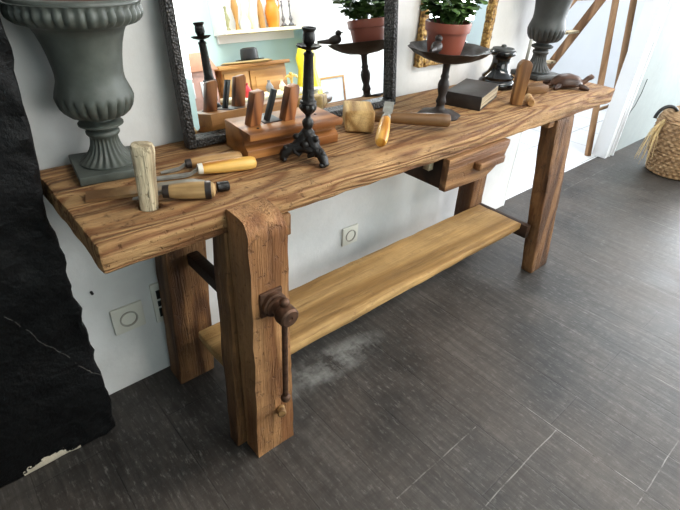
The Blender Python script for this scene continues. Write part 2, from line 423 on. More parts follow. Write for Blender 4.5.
struct('wall_hall_side', bx((6.2, .53, 0), (6.4, 2.6, CZ)), M['hall'])
struct('wall_hall_near', bx((2.0, .53, 0), (2.2, 2.8, CZ)), M['hall'])

# ------------------------------------------------------------------ workbench
L, W, T = 2.24, .432, .064
bench = thing('workbench', 'long worn wooden carpenter workbench with front vise, drawer and low shelf along the wall', 'workbench')
bm = bx((0, 0, H-T), (L, W, H), .007, 2)
def topedge(co):
    e = min(1, max(0, (.03-co.y)/.03)) if co.y < .03 else 0
    e = max(e, 1 if (co.x < .02 or co.x > L-.02) else 0)
    return .12+.88*e if co.z > H-.02 or co.z < H-T+.02 else .1+.6*e
worn(bm, .0032, 17, .022, 1, topedge)
# a shallow board seam along the top
for v in bm.verts:
    if v.co.z > H-.004: v.co.z -= .0012*math.exp(-((v.co.y-.118)/.006)**2)
top = obj('benchtop', bm, M['top'], bench, angle=35)
cut = lathe([(.0245, -.05), (.0245, .05)], 20, mtx=Matrix.Translation((.142, .1, H)))
co = obj('hole_cutter', cut, M['darkw'])
md = top.modifiers.new('hole', 'BOOLEAN'); md.object = co; md.operation = 'DIFFERENCE'; md.solver = 'EXACT'
dg = bpy.context.evaluated_depsgraph_get()
me = bpy.data.meshes.new_from_object(top.evaluated_get(dg)); top.modifiers.clear(); top.data = me
bpy.data.objects.remove(co)
for m in me.materials[1:]: pass
# legs: splayed towards the ends of the bench
def leg(x0b, x1b, x0t, x1t, y0b, y1b, y0t, y1t, zt=H-T-.001, seed=0):
    bm = hexa([(x0b, y0b, .001), (x1b, y0b, .001), (x1b, y1b, .001), (x0b, y1b, .001), (x0t, y0t, zt), (x1t, y0t, zt), (x1t, y1t, zt), (x0t, y1t, zt)], .006)
    worn(bm, .003, 11, .04, seed); return obj('leg', bm, M['leg'], bench, angle=35)
leg(.238, .365, .262, .385, .004, .055, .004, .075, seed=2)
leg(.215, .345, .245, .375, .34, .43, .33, .43, seed=3)
leg(1.835, 1.985, 1.76, 1.905, -.055, .005, .002, .075, seed=4)
leg(1.715, 1.815, 1.68, 1.78, .275, .36, .275, .36, seed=5)
# low shelf and the rails that carry it
bm = bx((.27, .03, .238), (1.765, .268, .27), .006); worn(bm, .0035, 9, .04, 6)
obj('shelf', bm, M['shelfw'], bench, angle=35)
obj('rail', bx((1.768, .0, .20), (1.80, .30, .262), .003), M['darkw'], bench)
obj('rail', bx((.30, .1, .475), (.335, .335, .515), .003), M['darkw'], bench)
obj('cleat', bx((.397, -.004, H-T-.062), (.44, .06, H-T-.002), .004), M['leg'], bench)
obj('cleat', bx((1.715, .012, H-T-.03), (1.76, .07, H-T-.002), .004), M['draww'], bench)
# vise: a thick jaw, a wooden screw head with a tommy bar, a peg near the foot
bm = bmesh.new(); zt = H-.003
out = [(.0, .002), (-.064, .002), (-.070, .16), (-.088, zt-.05)] + [(-.088+.045*(1-math.cos(a)), zt-.045+.045*math.sin(a)) for a in [i*PI/2/7 for i in range(8)]] + [(-.002, zt)]
def jx(z, hi): return (.396-.030*z/zt) if hi else .268
a = [bm.verts.new((jx(z, 0), y, z)) for y, z in out]; b = [bm.verts.new((jx(z, 1), y, z)) for y, z in out]
bm.faces.new(a); bm.faces.new(b[::-1])
for i in range(len(out)): bm.faces.new((a[i], b[i], b[(i+1) % len(out)], a[(i+1) % len(out)]))
bmesh.ops.bevel(bm, geom=[e for e in bm.edges if len(e.link_faces) == 2 and e.calc_face_angle(0) > .7], offset=.005, segments=2, profile=.5, affect='EDGES')
worn(bm, .0034, 12, .022, 8)
jaw = obj('vise_jaw', bm, M['jaw'], bench, angle=35)
bm = bx((.288, -.090, .555), (.350, -.0795, .625), .003)
lathe([(.032, 0), (.032, .012), (.027, .014), (.027, .018)], 24, bm=bm, mtx=aim((.322, -.089, .588), (.322, -.12, .588)))
obj('screw_plate', bm, M['rust'], jaw)
bm = lathe([(.018, 0), (.018, .02), (.024, .024), (.0265, .03), (.0255, .052), (.021, .056), (.006, .056), (.005, .053)], 28, mtx=aim((.322, -.104, .587), (.324, -.194, .582)))
obj('vise_screw', bm, M['rust'], jaw, label='brown round vise screw head')
bm = tube([(.324, -.134, .615), (.323, -.1345, .55), (.322, -.135, .42), (.321, -.135, .305)], .0075, 12)
ball(bm, (.324, -.134, .616), .0125); ball(bm, (.321, -.135, .298), .0135)
obj('tommy_bar', bm, M['rust'], jaw)
bm = lathe([(.0125, 0), (.0125, .036), (.010, .039)], 14, mtx=aim((.349, -.066, .172), (.330, -.105, .188)))
obj('peg', bm, M['oldh'], jaw)
# drawer
dr = obj('drawer', bx((1.052, .014, .645), (1.37, .40, H-T-.004), .002), M['darkw'], bench)
poly = [(1.05, H-T-.003), (1.05, .642), (1.262, .637), (1.285, .641), (1.32, .660), (1.352, .680), (1.378, .694), (1.386, .716), (1.388, .728), (1.396, .734), (1.396, H-T-.003)]
bm = prism(bmesh.new(), poly, -.012, .014, .002); obj('drawer_front', bm, M['draww'], dr, angle=25)
bm = bx((1.188, -.042, .690), (1.335, -.0115, .718), .006, 3); obj('drawer_handle', bm, M['draww'], dr)
obj('drawer_runner', bx((1.03, .05, .70), (1.052, .075, H-T-.004), .001), M['greyw'], dr)

# ------------------------------------------------------------------ urns
def flute(n, amp): return lambda t, r: r*(1-amp*(.5+.5*math.cos(n*t)))
def urn(name, label, mat, loc, rz, zs=1.0, soil=True):
    t = thing(name, label, 'urn', loc, rz)
    obj('plinth', bx((-.08, -.08, 0), (.08, .08, .021), .003), mat, t)
    def mod(th, r, z):
        z = z/zs
        if .028 < z < .084: return r*(1-.10*(.5+.5*math.cos(22*th)))
        if .134 < z < .182: return r*(1-.085*(1-abs(math.sin(11*th)))**1.5*math.sin(PI*min(1, (z-.13)/.05))**.5)
        if .332 < z < .367: return r*(1-.06*(1-abs(math.sin(20*th)))**1.3)
        return r
    P = [(.064, .0205), (.065, .025), (.061, .029), (.055, .034), (.046, .042), (.039, .052), (.034, .064), (.0315, .076), (.031, .084), (.034, .087), (.037, .091), (.037, .096),
         (.034, .100), (.030, .102), (.031, .105), (.042, .108), (.049, .112), (.049, .116), (.040, .120), (.030, .123), (.030, .128), (.046, .131), (.062, .136), (.072, .145),
         (.079, .156), (.082, .168), (.083, .176), (.081, .183), (.080, .187), (.077, .195), (.074, .203), (.071, .212), (.070, .225), (.071, .24), (.074, .262), (.079, .286), (.086, .308),
         (.092, .320), (.104, .326), (.118, .330), (.124, .334), (.130, .340), (.1325, .348), (.1315, .355), (.129, .361), (.130, .368), (.126, .369), (.126, .373), (.121, .377), (.114, .377), (.110, .371),
         (.100, .350), (.092, .330)]
    P = [(r, z*zs) for r, z in P]
    bm = lathe(P, 176, mod); obj('bowl', bm, mat, t, angle=60)
    if soil:
        bm = lathe([(.100, .352*zs), (.098, .362*zs), (.05, .366*zs), (.01, .366*zs)], 32)
        for v in bm.verts: v.co.z += noise.noise(v.co*40)*.006
        obj('soil', bm, M['soil'], t)
    return t
urn('garden_urn', 'grey painted cast iron urn with a beaded rim on the left end of the bench', M['urn'], (.148, .343, H+.001), math.radians(-8))
urn('garden_urn', 'darker grey cast iron urn at the far end of the bench before the ladder', M['urn2'], (2.105, .328, H+.001), math.radians(-10), 1.16)

# ------------------------------------------------------------------ wall mirror standing on the bench
TM = .11
mir = thing('mirror', 'large mirror in an embossed black frame leaning on the wall behind the wooden plane', 'mirror', (.355, .374, H+.001), 0, None, -TM)
MW, MH, FW = .805, .62, .023
def rail(x0, x1, z0, z1): return bx((x0, -.036, z0), (x1, 0, z1), .004, 3)
for r in (rail(0, FW, 0, MH), rail(MW-FW, MW, 0, MH)): obj('frame_rail', r, M['mirrorframe'], mir)
for r in (rail(FW, MW-FW, 0, FW), rail(FW, MW-FW, MH-FW, MH)): obj('frame_rail', r, M['mirrorframe'], mir)
bm = bmesh.new()
def rect(x0, x1, z0, z1, y): return [bm.verts.new(p) for p in ((x0, y, z0), (x1, y, z0), (x1, y, z1), (x0, y, z1))]
a, b = FW-.002, .026
o_ = rect(a, MW-a, a, MH-a, -.0125); i_ = rect(a+b, MW-a-b, a+b, MH-a-b, -.0150); k_ = rect(a, MW-a, a, MH-a, -.004)
bm.faces.new(i_)
for i in range(4):
    bm.faces.new((o_[i], o_[(i+1) % 4], i_[(i+1) % 4], i_[i])); bm.faces.new((k_[i], k_[(i+1) % 4], o_[(i+1) % 4], o_[i]))
bm.faces.new(k_[::-1])
obj('glass', bm, M['mirror'], mir, False)

# gilt framed mirror on the wall
gx0, gx1, gz0, gz1 = 1.355, 1.825, .915, 1.46
g = thing('wall_mirror', 'gilt framed looking glass hanging on the wall behind the potted plant', 'mirror', (gx0, WY-.002, gz0))
w, h, f = gx1-gx0, gz1-gz0, .034
def carved(lo, hi, s):
    bm = bx(lo, hi, .006, 2); worn(bm, .004, 60, .016, s); return bm
obj('frame_rail', carved((0, -.028, 0), (f, -.001, h), 1), M['gold'], g); obj('frame_rail', carved((w-f, -.028, 0), (w, -.001, h), 2), M['gold'], g)
obj('frame_rail', carved((f, -.028, 0), (w-f, -.001, f), 3), M['gold'], g); obj('frame_rail', carved((f, -.028, h-f), (w-f, -.001, h), 4), M['gold'], g)
obj('glass', bx((f-.004, -.011, f-.004), (w-f+.004, -.004, h-f+.004)), M['mirror'], g, False)

# ------------------------------------------------------------------ sockets on the wall
def outlet(loc, label, s):
    t = thing('power_outlet', label, 'outlet', loc)
    obj('cover_plate', bx((-s/2, -.011, -s/2), (s/2, -.0005, s/2), .004, 2), M['white'], t)
    bm = lathe([(.028, 0), (.028, .004), (.024, .004), (.021, -.004), (.001, -.004)], 28, mtx=aim((0, -.0105, 0), (0, -1, 0)))
    obj('socket_well', bm, M['socket'], t)
    bm = rod((-.0095, -.0068, 0), (-.0095, -.009, 0), .0032); rod((.0095, -.0068, 0), (.0095, -.009, 0), .0032, bm=bm); obj('socket_hole', bm, M['black'], t)
outlet((.125, WY, .283), 'square white power outlet low on the wall by the black chimney breast', .098)
outlet((1.074, WY, .252), 'square white power outlet on the wall above the low shelf', .088)
t = thing('wall_plate', 'narrow white cable plate with a dark slot on the wall behind the back bench leg', 'outlet', (.228, WY, .295))
obj('cover_plate', bx((-.02, -.01, -.078), (.02, -.0005, .078), .003), M['white'], t)
bm = bmesh.new()
for z0, z1 in ((-.055, -.02), (-.012, .01), (.018, .052)): box(bm, (-.006, -.0115, z0), (.007, -.0095, z1), .0005)
obj('slot', bm, M['black'], t)
bm = rod((.045, WY-.0005, .42), (.045, WY-.012, .42), .004); tag(obj('wall_screw', bm, M['black']), 'tiny dark screw in the wall below the bench corner', 'screw')

# ------------------------------------------------------------------ tools at the left end
bm = lathe([(.0185, -.045), (.0195, .0), (.021, .04), (.0225, .10), (.0235, .128), (.021, .136), (.012, .139)], 20, lambda t, r, z: r*(1+.05*math.cos(4*t)))
worn(bm, .002, 30, .02, 4)
d = obj('bench_dog', bm, M['greyw']); d.location = (.142, .1, H+.001); d.rotation_euler = (.02, .055, .3)
tag(d, 'weathered grey wooden peg standing in a hole near the left end of the bench', 'bench dog')

def chisel(name, label, p0, p1, hr, hm, tang, blade_w, blade_l, ferr, ferr_m, butt=False, zb=None, flip=0):
    """wooden handled chisel: p0 is the ferrule end of the handle, p1 its butt"""
    a, b = Vector(p0), Vector(p1); Lh = (b-a).length; dirv = (b-a).normalized()
    t = thing(name, label, 'chisel', a); t.rotation_euler = Matrix((dirv, Vector((0, 0, 1)).cross(dirv).normalized(), dirv.cross(Vector((0, 0, 1)).cross(dirv).normalized()))).transposed().to_euler()
    X = Matrix.Rotation(PI/2, 4, 'Y')
    e = .004 if butt else .0
    obj('handle', lathe([(hr*.70, 0), (hr*.78, .004), (hr*.86, Lh*.12), (hr, Lh*.45), (hr*1.02, Lh*.75), (hr*.97, Lh-.012), (hr*.8, Lh-.003), (hr*.45, Lh)], 20, mtx=X), hm, t)
    obj('ferrule', lathe([(hr*.62, -ferr), (hr*.74, -ferr+.001), (hr*.80, .002), (hr*.7, .003)], 20, mtx=X), ferr_m, t, label=None)
    if butt: obj('hoop', lathe([(hr*1.0, Lh-.022), (hr*1.06, Lh-.021), (hr*1.06, Lh-.009), (hr*.98, Lh-.008)], 20, mtx=X), M['darksteel'], t)
    zt = zb if zb is not None else 0
    bm = bmesh.new(); w2 = blade_w/2
    x0, x1, x2 = -ferr+.001, -ferr-tang, -ferr-tang-blade_l
    sec = [(x0, .004, .004, 0), (x1+.004, .0035, .0035, zt*.8), (x1-.012, w2, .0028, zt), (x2+.02, w2, .0022, zt), (x2, w2, .0004, zt-.0015)]
    rings = [[bm.verts.new((x, sy*ww, zz+sz*hh)) for sy, sz in ((-1, -1), (1, -1), (1, 1), (-1, 1))] for x, ww, hh, zz in sec]
    for r0, r1 in zip(rings, rings[1:]):
        for i in range(4): bm.faces.new((r0[i], r0[(i+1) % 4], r1[(i+1) % 4], r1[i]))
    bm.faces.new(rings[0]); bm.faces.new(rings[-1][::-1])
    obj('blade', bm, M['steel'], t, False); return t
chisel('chisel', 'chisel with a fat oak handle hooped in iron, lying beside the grey peg', (.189, .104, H+.0205), (.276, .055, H+.0205), .019, M['oldh'], .034, .012, .030, .012, M['darksteel'], True, -.012)
chisel('chisel', 'chisel with yellow varnished handle and white ferrule, lying left of the wooden plane', (.308, .181, H+.018), (.437, .142, H+.018), .0168, M['yellow'], .02, .016, .10, .010, M['white'], False, -.012)
chisel('chisel', 'pale handled chisel with a dark iron ferrule lying behind the yellow handled one', (.302, .229, H+.0165), (.43, .198, H+.0165), .0152, M['pale'], .02, .012, .040, .012, M['darksteel'], False, -.012)
bm = prism(bmesh.new(), [(-.128, -.0035), (.10, -.0035), (.127, -.0025), (.127, 0.0), (.10, .0035), (-.128, .0035)], -.022, .022)
for v in bm.verts:
    if v.co.x > .12: v.co.y *= .55
o = obj('plane_iron', bm, M['plate']); o.location = (.170, .171, H+.0050); o.rotation_euler = (0, 0, math.radians(-17.5))
tag(o, 'flat grey blade rusting at one end, lying between the grey peg and the urn', 'blade')
bm = lathe([(.0085, 0), (.0115, .001), (.0115, .026), (.009, .028)], 16, mtx=aim((.292, .078, .0125), (.312, .0735, .0125)))
o = obj('iron_bolt', bm, M['iron']); o.location = (0, 0, H); tag(o, 'short black iron stub lying beyond the hooped chisel handle', 'bolt')

# ------------------------------------------------------------------ double wedged wooden plane
pl = thing('wood_plane', 'brown wooden moulding plane with two wedges and a black iron standing before the mirror', 'plane', (.447, .185, H+.001), math.radians(-4.5))
PL = .292
bm = bmesh.new()      # section drawn in y,z and swept along x
sec = [(0.012, 0), (.142, 0), (.142, .074), (-.006, .074), (-.006, .056), (.030, .050), (.030, .034), (.012, .024)]
a = [bm.verts.new((0, y, z)) for y, z in sec]; b = [bm.verts.new((PL, y, z)) for y, z in sec]
bm.faces.new(a); bm.faces.new(b[::-1])
for i in range(len(sec)): bm.faces.new((a[i], b[i], b[(i+1) % len(sec)], a[(i+1) % len(sec)]))
bmesh.ops.bevel(bm, geom=bm.edges[:], offset=.0015, segments=2, profile=.5, affect='EDGES')
obj('body', bm, M['planew'], pl, angle=30)
def wedge(x, y, s):
    bm = prism(bmesh.new(), [(-.018, -.002), (.016, -.002), (.034, .076), (.030, .086), (.002, .082)], -.014, .014, .002)
    o = obj('wedge', bm, M['wedgew'], pl, angle=30); o.location = (x, y, .0745); o.scale = (s, 1, s); o.rotation_euler.z = math.radians(8)
wedge(.046, .066, 1.0); wedge(.150, .062, 1.05)
obj('iron', prism(bmesh.new(), [(-.006, .0), (.004, .0), (.030, .078), (.020, .080)], -.010, .010, .001), M['black'], pl).location = (.094, .075, .0765)
obj('iron_plate', bx((.075, .055, .0735), (.130, .13, .0765), .001), M['darksteel'], pl)
for x, y in ((.042, .03), (.243, .062)): obj('screw', lathe([(.004, 0), (.004, .002), (.001, .0025)], 10, mtx=Matrix.Translation((x, y, .0735))), M['black'], pl)

# ------------------------------------------------------------------ candlestick
cs = thing('candlestick', 'black cast iron candlestick on a scrolled tripod foot near the front edge of the bench', 'candlestick', (.580, .114, H+.001))
bm = lathe([(.005, .052), (.013, .058), (.018, .070), (.016, .080), (.011, .086), (.010, .090)], 20)
for k, deg in enumerate((153, 274, 33)):
    r = math.radians(deg); u = Vector((math.cos(r), math.sin(r), 0)); zz = Vector((0, 0, 1)); sd = Vector((-u.y, u.x, 0))
    tube([u*.004+zz*.074, u*.014+zz*.060, u*.022+zz*.046, u*.034+zz*.036, u*.050+zz*.031, u*.061+zz*.022, u*.065+zz*.012], [.013, .016, .016, .0145, .013, .0125, .0115], 12, bm)
    ball(bm, u*.066+zz*.0095, .0092, (1.15, 1, 1), seg=12)
    for s in (-1, 1):
        ball(bm, u*.064+sd*s*.009+zz*.007, .007, seg=10)
        tube([u*.040+sd*s*.006+zz*.040, u*.036+sd*s*.015+zz*.028, u*.026+sd*s*.018+zz*.022, u*.020+sd*s*.013+zz*.029], [.005, .006, .006, .005], 8, bm)
    ball(bm, u*.030+zz*.066, .009, seg=10)
    # webs between the feet
    ball(bm, u*.058+zz*.034, .0085, seg=10); r2 = r+math.radians(60); q = Vector((math.cos(r2), math.sin(r2), 0))
    tube([u*.040+zz*.030, q*.022+zz*.040, Vector((math.cos(r+2*PI/3), math.sin(r+2*PI/3), 0))*.040+zz*.030], .011, 8, bm)
    ball(bm, u*.050+zz*.036, .0095, seg=10); ball(bm, q*.020+zz*.048, .013, seg=10)
for v in bm.verts: v.co += noise.noise_vector(v.co*130)*.0026
obj('tripod_base', bm, M['iron'], cs, angle=60)
bm = lathe([(.010, .084), (.013, .090), (.015, .096), (.0155, .103), (.012, .109), (.0075, .113), (.0065, .120), (.010, .124), (.018, .131), (.0225, .137), (.0235, .144), (.0185, .149), (.0215, .152), (.0205, .156), (.0165, .158),
            (.0165, .160), (.0150, .168), (.0115, .260), (.0128, .263), (.0128, .268), (.008, .271), (.0065, .276)], 40,
           lambda t, r, z: r*(1-(.06*(.5+.5*math.cos(12*t)) if .162 < z < .262 else .16*(.5+.5*math.cos(9*t)) if .126 < z < .152 else .10*(.5+.5*math.cos(7*t)) if .088 < z < .106 else 0)))
obj('stem', bm, M['iron'], cs, angle=50)
bm = lathe([(.006, .274), (.012, .276), (.022, .279), (.0285, .284), (.0290, .286), (.022, .2835), (.012, .281), (.006, .281)], 36, lambda t, r, z: r*(1+.08*math.cos(9*t)) if r > .02 else r)
obj('drip_pan', bm, M['iron'], cs)
bm = lathe([(.005, .280), (.007, .284), (.0125, .290), (.0150, .298), (.0145, .308), (.0130, .315), (.0165, .320), (.017, .324), (.0135, .324), (.0115, .320), (.011, .300)], 30)
obj('candle_cup', bm, M['iron'], cs)

# ------------------------------------------------------------------ mallet and the chisel that leans on it
ma = thing('mallet', 'pale block headed wooden mallet lying before the right end of the mirror', 'mallet', (.838, .190, H+.001), math.atan2(-.055, .07))
bm = bx((-.044, 0, .003), (.046, .118, .069), .008, 3); worn(bm, .0022, 20, .02, 3); obj('head', bm, M['malletw'], ma, angle=35)
bm = lathe([(.012, .03), (.0155, .05), (.0185, .16), (.021, .27), (.021, .288), (.017, .293)], 22, mtx=Matrix.Translation((0, .060, .036)) @ Matrix.Rotation(PI/2, 4, 'Y') @ Matrix.Rotation(math.radians(1.0), 4, 'Y'))
obj('handle', bm, M['handlew'], ma, label='dark brown round handle')
chisel('chisel', 'yellow handled chisel propped over the mallet handle with its butt toward the room', (.888, .130, H+.054), (.798, .058, H+.0195), .0185, M['yellow'], .012, .030, .072, .014, M['steel'])

# ------------------------------------------------------------------ footed dish with birds, and the potted plant in it
st = thing('footed_dish', 'brown metal footed dish with small birds on its rim, holding the potted plant', 'footed dish', (1.209, .178, H+.001))
bm = lathe([(.070, 0), (.073, .003), (.066, .009), (.05, .012), (.036, .015), (.022, .022), (.015, .028), (.014, .04), (.018, .047), (.0155, .056), (.0125, .066), (.0175, .086), (.0195, .102), (.017, .114), (.0125, .122), (.0145, .13),
            (.0115, .138), (.0125, .172), (.020, .178)], 32, lambda t, r, z: r*(1+.05*math.cos(8*t)) if z < .012 else r)
obj('pedestal', bm, M['bronze'], st, angle=50)
bm = lathe([(.018, .176), (.055, .180), (.085, .189), (.112, .203), (.132, .219), (.134, .2205), (.130, .221), (.108, .207), (.08, .194), (.05, .186), (.004, .184)], 72,
           lambda t, r, z: r*(1+.035*math.cos(10*t)) if r > .1 else r)
obj('dish', bm, M['bronze'], st, angle=50)
def bird(loc, rz, tilt):
    bm = lathe([(.001, -.034), (.006, -.030), (.011, -.020), (.0165, -.006), (.0175, .006), (.0145, .017), (.008, .024), (.002, .026)], 16, mtx=Matrix.Rotation(PI/2, 4, 'Y'))
    ball(bm, (.019, 0, .019), .0115, seg=14); lathe([(.0042, 0), (.0006, .012)], 8, bm=bm, mtx=aim((.028, 0, .019), (.06, 0, .016)))
    tube([(-.020, 0, 0), (-.042, 0, .004), (-.066, 0, .009)], [.010, .0075, .005], 10, bm)
    rod((0, .006, -.012), (.0, .006, -.022), .003, bm=bm); rod((0, -.006, -.012), (.0, -.006, -.022), .003, bm=bm)
    o = obj('bird', bm, M['bronze'], st); o.location = loc; o.rotation_euler = (0, tilt, rz)
bird((-.112, -.034, .236), math.radians(25), -.15)
bird((.088, .046, .240), math.radians(208), -.1)

pp = thing('potted_plant', 'leafy green plant in a terracotta coloured pot standing in the footed dish', 'plant', (1.214, .201, H+.1895))
bm = lathe([(.050, 0), (.052, .001), (.060, .040), (.0655, .077), (.0715, .078), (.0745, .103), (.0735, .106), (.069, .106), (.066, .090), (.050, .085)], 44)
obj('pot', bm, M['terra'], pp)
bm = lathe([(.0655, .088), (.0645, .093), (.004, .094)], 24); obj('soil', bm, M['soil'], pp)
bm = bmesh.new(); bs = bmesh.new()
rnd = random.Random(5)
def leafmesh(bm, c, d, nrm, s):
    d = d.normalized(); sd = d.cross(nrm)
    if sd.length < .1: sd = d.cross(Vector((1, 0, .2)))
    sd.normalize(); n = sd.cross(d)
    N = 14; ring = []
    for i in range(N):
        t = 2*PI*i/N; x = .5-.5*math.cos(t); y = .46*math.sin(t)*(1+.10*math.cos(6*t))
        cup = .22*(y*y)*2-.10*x*x
        ring.append(bm.verts.new(c+d*s*x+sd*s*y+n*s*cup))
    ce = bm.verts.new(c+d*s*.5-n*s*.05)
    for i in range(N): bm.faces.new((ring[i], ring[(i+1) % N], ce))
for i in range(20):
    a = 2*PI*i/17+rnd.uniform(-.2, .2); q = rnd.uniform(.01, .045); lean = rnd.uniform(.2, 1.1); hh = rnd.uniform(.04, .11)
    base = Vector((q*math.cos(a), q*math.sin(a), .092)); u = Vector((math.cos(a), math.sin(a), 0))
    tip = base+u*hh*math.sin(lean)+Vector((0, 0, hh*math.cos(lean)+.02))
    mid = (base+tip)/2+Vector((0, 0, .012)); tube([base, mid, tip], [.0028, .0024, .0018], 6, bs)
    for k in range(20):
        f = rnd.uniform(.25, 1.05); p = base.lerp(mid, f*2) if f < .5 else mid.lerp(tip, f*2-1)
        b2 = rnd.uniform(0, 2*PI); dd = Vector((math.cos(b2), math.sin(b2), rnd.uniform(-.35, .5)))+u*.5
        leafmesh(bm, p, dd, Vector((rnd.uniform(-.3, .3), rnd.uniform(-.3, .3), 1)), rnd.uniform(.022, .040))
obj('stems', bs, M['leaf'], pp); obj('foliage', bm, M['leaf'], pp, recalc=False, angle=80)

# ------------------------------------------------------------------ right end of the bench top
def frame_from(p, ax, ay):      # placement from a corner and two ground directions
    return math.atan2(ax[1], ax[0])
bk = thing('old_book', 'thick old book in a dark cover with yellowed page edges, lying behind the footed dish', 'book', (1.376, .125, H+.001), math.atan2(.083, .235))
bm = bmesh.new(); box(bm, (.0, 0, 0), (.252, .136, .003), .001); box(bm, (0, 0, .046), (.252, .136, .05), .001); box(bm, (.0, .0, .001), (.005, .136, .049), .001)
obj('cover', bm, M['book'], bk)
bm = bx((.004, .003, .003), (.248, .131, .046)); worn(bm, .0018, 40, .02, 2); obj('pages', bm, M['pages'], bk)

ins = thing('stove_insulator', 'black glazed ceramic waisted stand between the old book and the far urn', 'pedestal', (1.757, .312, H+.001))
bm = lathe([(.074, 0), (.076, .004), (.076, .024), (.070, .030), (.066, .034), (.067, .044), (.058, .052), (.047, .062), (.040, .078), (.036, .096), (.0355, .112), (.038, .121), (.046, .126), (.053, .130), (.054, .138), (.052, .145), (.044, .149), (.020, .150)], 48,
           lambda t, r, z: r*(1-.03*(.5+.5*math.cos(14*t))) if .05 < z < .12 else r)
obj('body', bm, M['blackgl'], ins, angle=50)
bm = lathe([(.046, .1485), (.044, .154), (.02, .157), (.012, .158), (.010, .166), (.004, .168)], 28); obj('lid', bm, M['urn2'], ins)

pd = thing('upright_chisel', 'paddle shaped wooden handle standing upright with a steel tang on top, near the front edge', 'tool', (1.578, .102, H+.001), math.radians(-40))
bm = bmesh.new()
N = 10; out = [(-.021, 0), (.021, 0)] + [(.025*math.cos(PI*i/N), .138+.025*math.sin(PI*i/N)) for i in range(N+1)]
prism(bm, out, -.016, .016, .004); obj('handle', bm, M['paddlew'], pd, angle=35)
obj('blade', bx((-.005, -.003, .158), (.005, .003, .232), .001), M['steel'], pd)
bm = lathe([(.0115, 0), (.0145, .003), (.0145, .085), (.012, .09)], 16, mtx=aim((1.600, .052, .0155), (1.68, .115, .0155)))
o = obj('dowel', bm, M['pale']); o.location = (0, 0, H); tag(o, 'short light wooden dowel lying beside the upright paddle handle', 'dowel')
bm = bx((-.055, -.024, 0), (.055, .024, .030), .002); o = obj('wood_block', bm, M['handlew']); o.location = (1.815, .165, H+.001); o.rotation_euler.z = math.radians(-18)
tag(o, 'small dark brown wooden block lying in front of the black waisted stand', 'block')

tu = thing('turtle_figure', 'brown carved turtle with raised head on the far right end of the bench', 'figurine', (2.025, .132, H+.001), math.radians(-38))
bm = bmesh.new(); vs = ball(bm, (0, 0, .016), .05, (1.42, 1.0, .86), seg=28)
for v in vs:
    if v.co.z < .016: v.co.z = .016-(.016-v.co.z)*.12
    else: v.co.z += .0016*math.cos(v.co.x*120)*math.cos(v.co.y*120)
obj('shell', bm, M['turtlew'], tu, angle=60)
bm = bmesh.new(); ball(bm, (0, 0, .012), .045, (1.4, .95, .16), seg=20)
tube([(.055, 0, .018), (.078, 0, .028), (.092, 0, .042), (.104, 0, .048), (.116, 0, .047)], [.013, .011, .011, .0125, .005], 12, bm)
for sx, sy, a in ((.045, 1, .5), (.045, -1, -.5), (-.045, 1, 2.5), (-.045, -1, -2.5)):
    tube([(sx, sy*.034, .014), (sx+.022*math.cos(a), sy*.034+.026*math.sin(a)*1, .010), (sx+.040*math.cos(a), sy*.034+.044*math.sin(a), .006)], [.012, .011, .0055], 10, bm)
tube([(-.06, 0, .012), (-.08, 0, .008), (-.096, 0, .004)], [.008, .005, .003], 8, bm)
obj('body', bm, M['turtlew'], tu, angle=60)

# ------------------------------------------------------------------ the doorway side
ld = thing('stepladder', 'old wooden stepladder standing on white tiles beyond the doorway', 'ladder', (3.7, .545, 0))
def bar(name, a, b, sx, sy, mat=None):
    a, b = Vector(a), Vector(b); Lb = (b-a).length
    bm = bx((-sx/2, -sy/2, 0), (sx/2, sy/2, Lb), .004); o = obj(name, bm, mat or M['ladderw'], ld)
    o.matrix_parent_inverse = Matrix(); o.location = a; o.rotation_euler = (b-a).to_track_quat('Z', 'Y').to_euler(); return o
AP = (.21, 1.39)            # where the two frames meet: distance back from the near feet, height
bm = None
def lad_tube(name, a, b, r, r1=None): return obj(name, rod(a, b, r, r1), M['ladderw'], ld)
lad_tube('pole', (-.01, 0, .001), (.0, .225, 1.46), .024, .022)
lad_tube('pole', (.315, .0, .001), (.30, .225, 1.46), .024, .022)
lad_tube('brace', (.02, .062, .33), (.30, .062, .33), .012)
def railp(x0, x1):
    a, b = Vector((x0, .93, .001)), Vector((x1, .20, 1.42)); Lb = (b-a).length; y = (b-a).normalized(); xx = Vector((1, 0, 0)); xx = (xx-y*xx.dot(y)).normalized(); n = y.cross(xx)
    m = Matrix((xx, n, y)).transposed().to_4x4(); m.translation = a
    bm = bx((-.014, -.032, .02), (.014, .032, Lb), .004); bmesh.ops.transform(bm, matrix=m, verts=bm.verts[:]); obj('side_rail', bm, M['ladderw'], ld)
railp(.36, .29); railp(-.42, -.08)
for z in (.3, .55, .80, 1.05, 1.28):
    k = z/1.42; y = .93+(.20-.93)*k; bmr = bx((-.42+.34*k+.01, y-.03, z-.008), (.36-.07*k-.01, y+.03, z+.008), .003)
    obj('step', bmr, M['greyw'], ld)

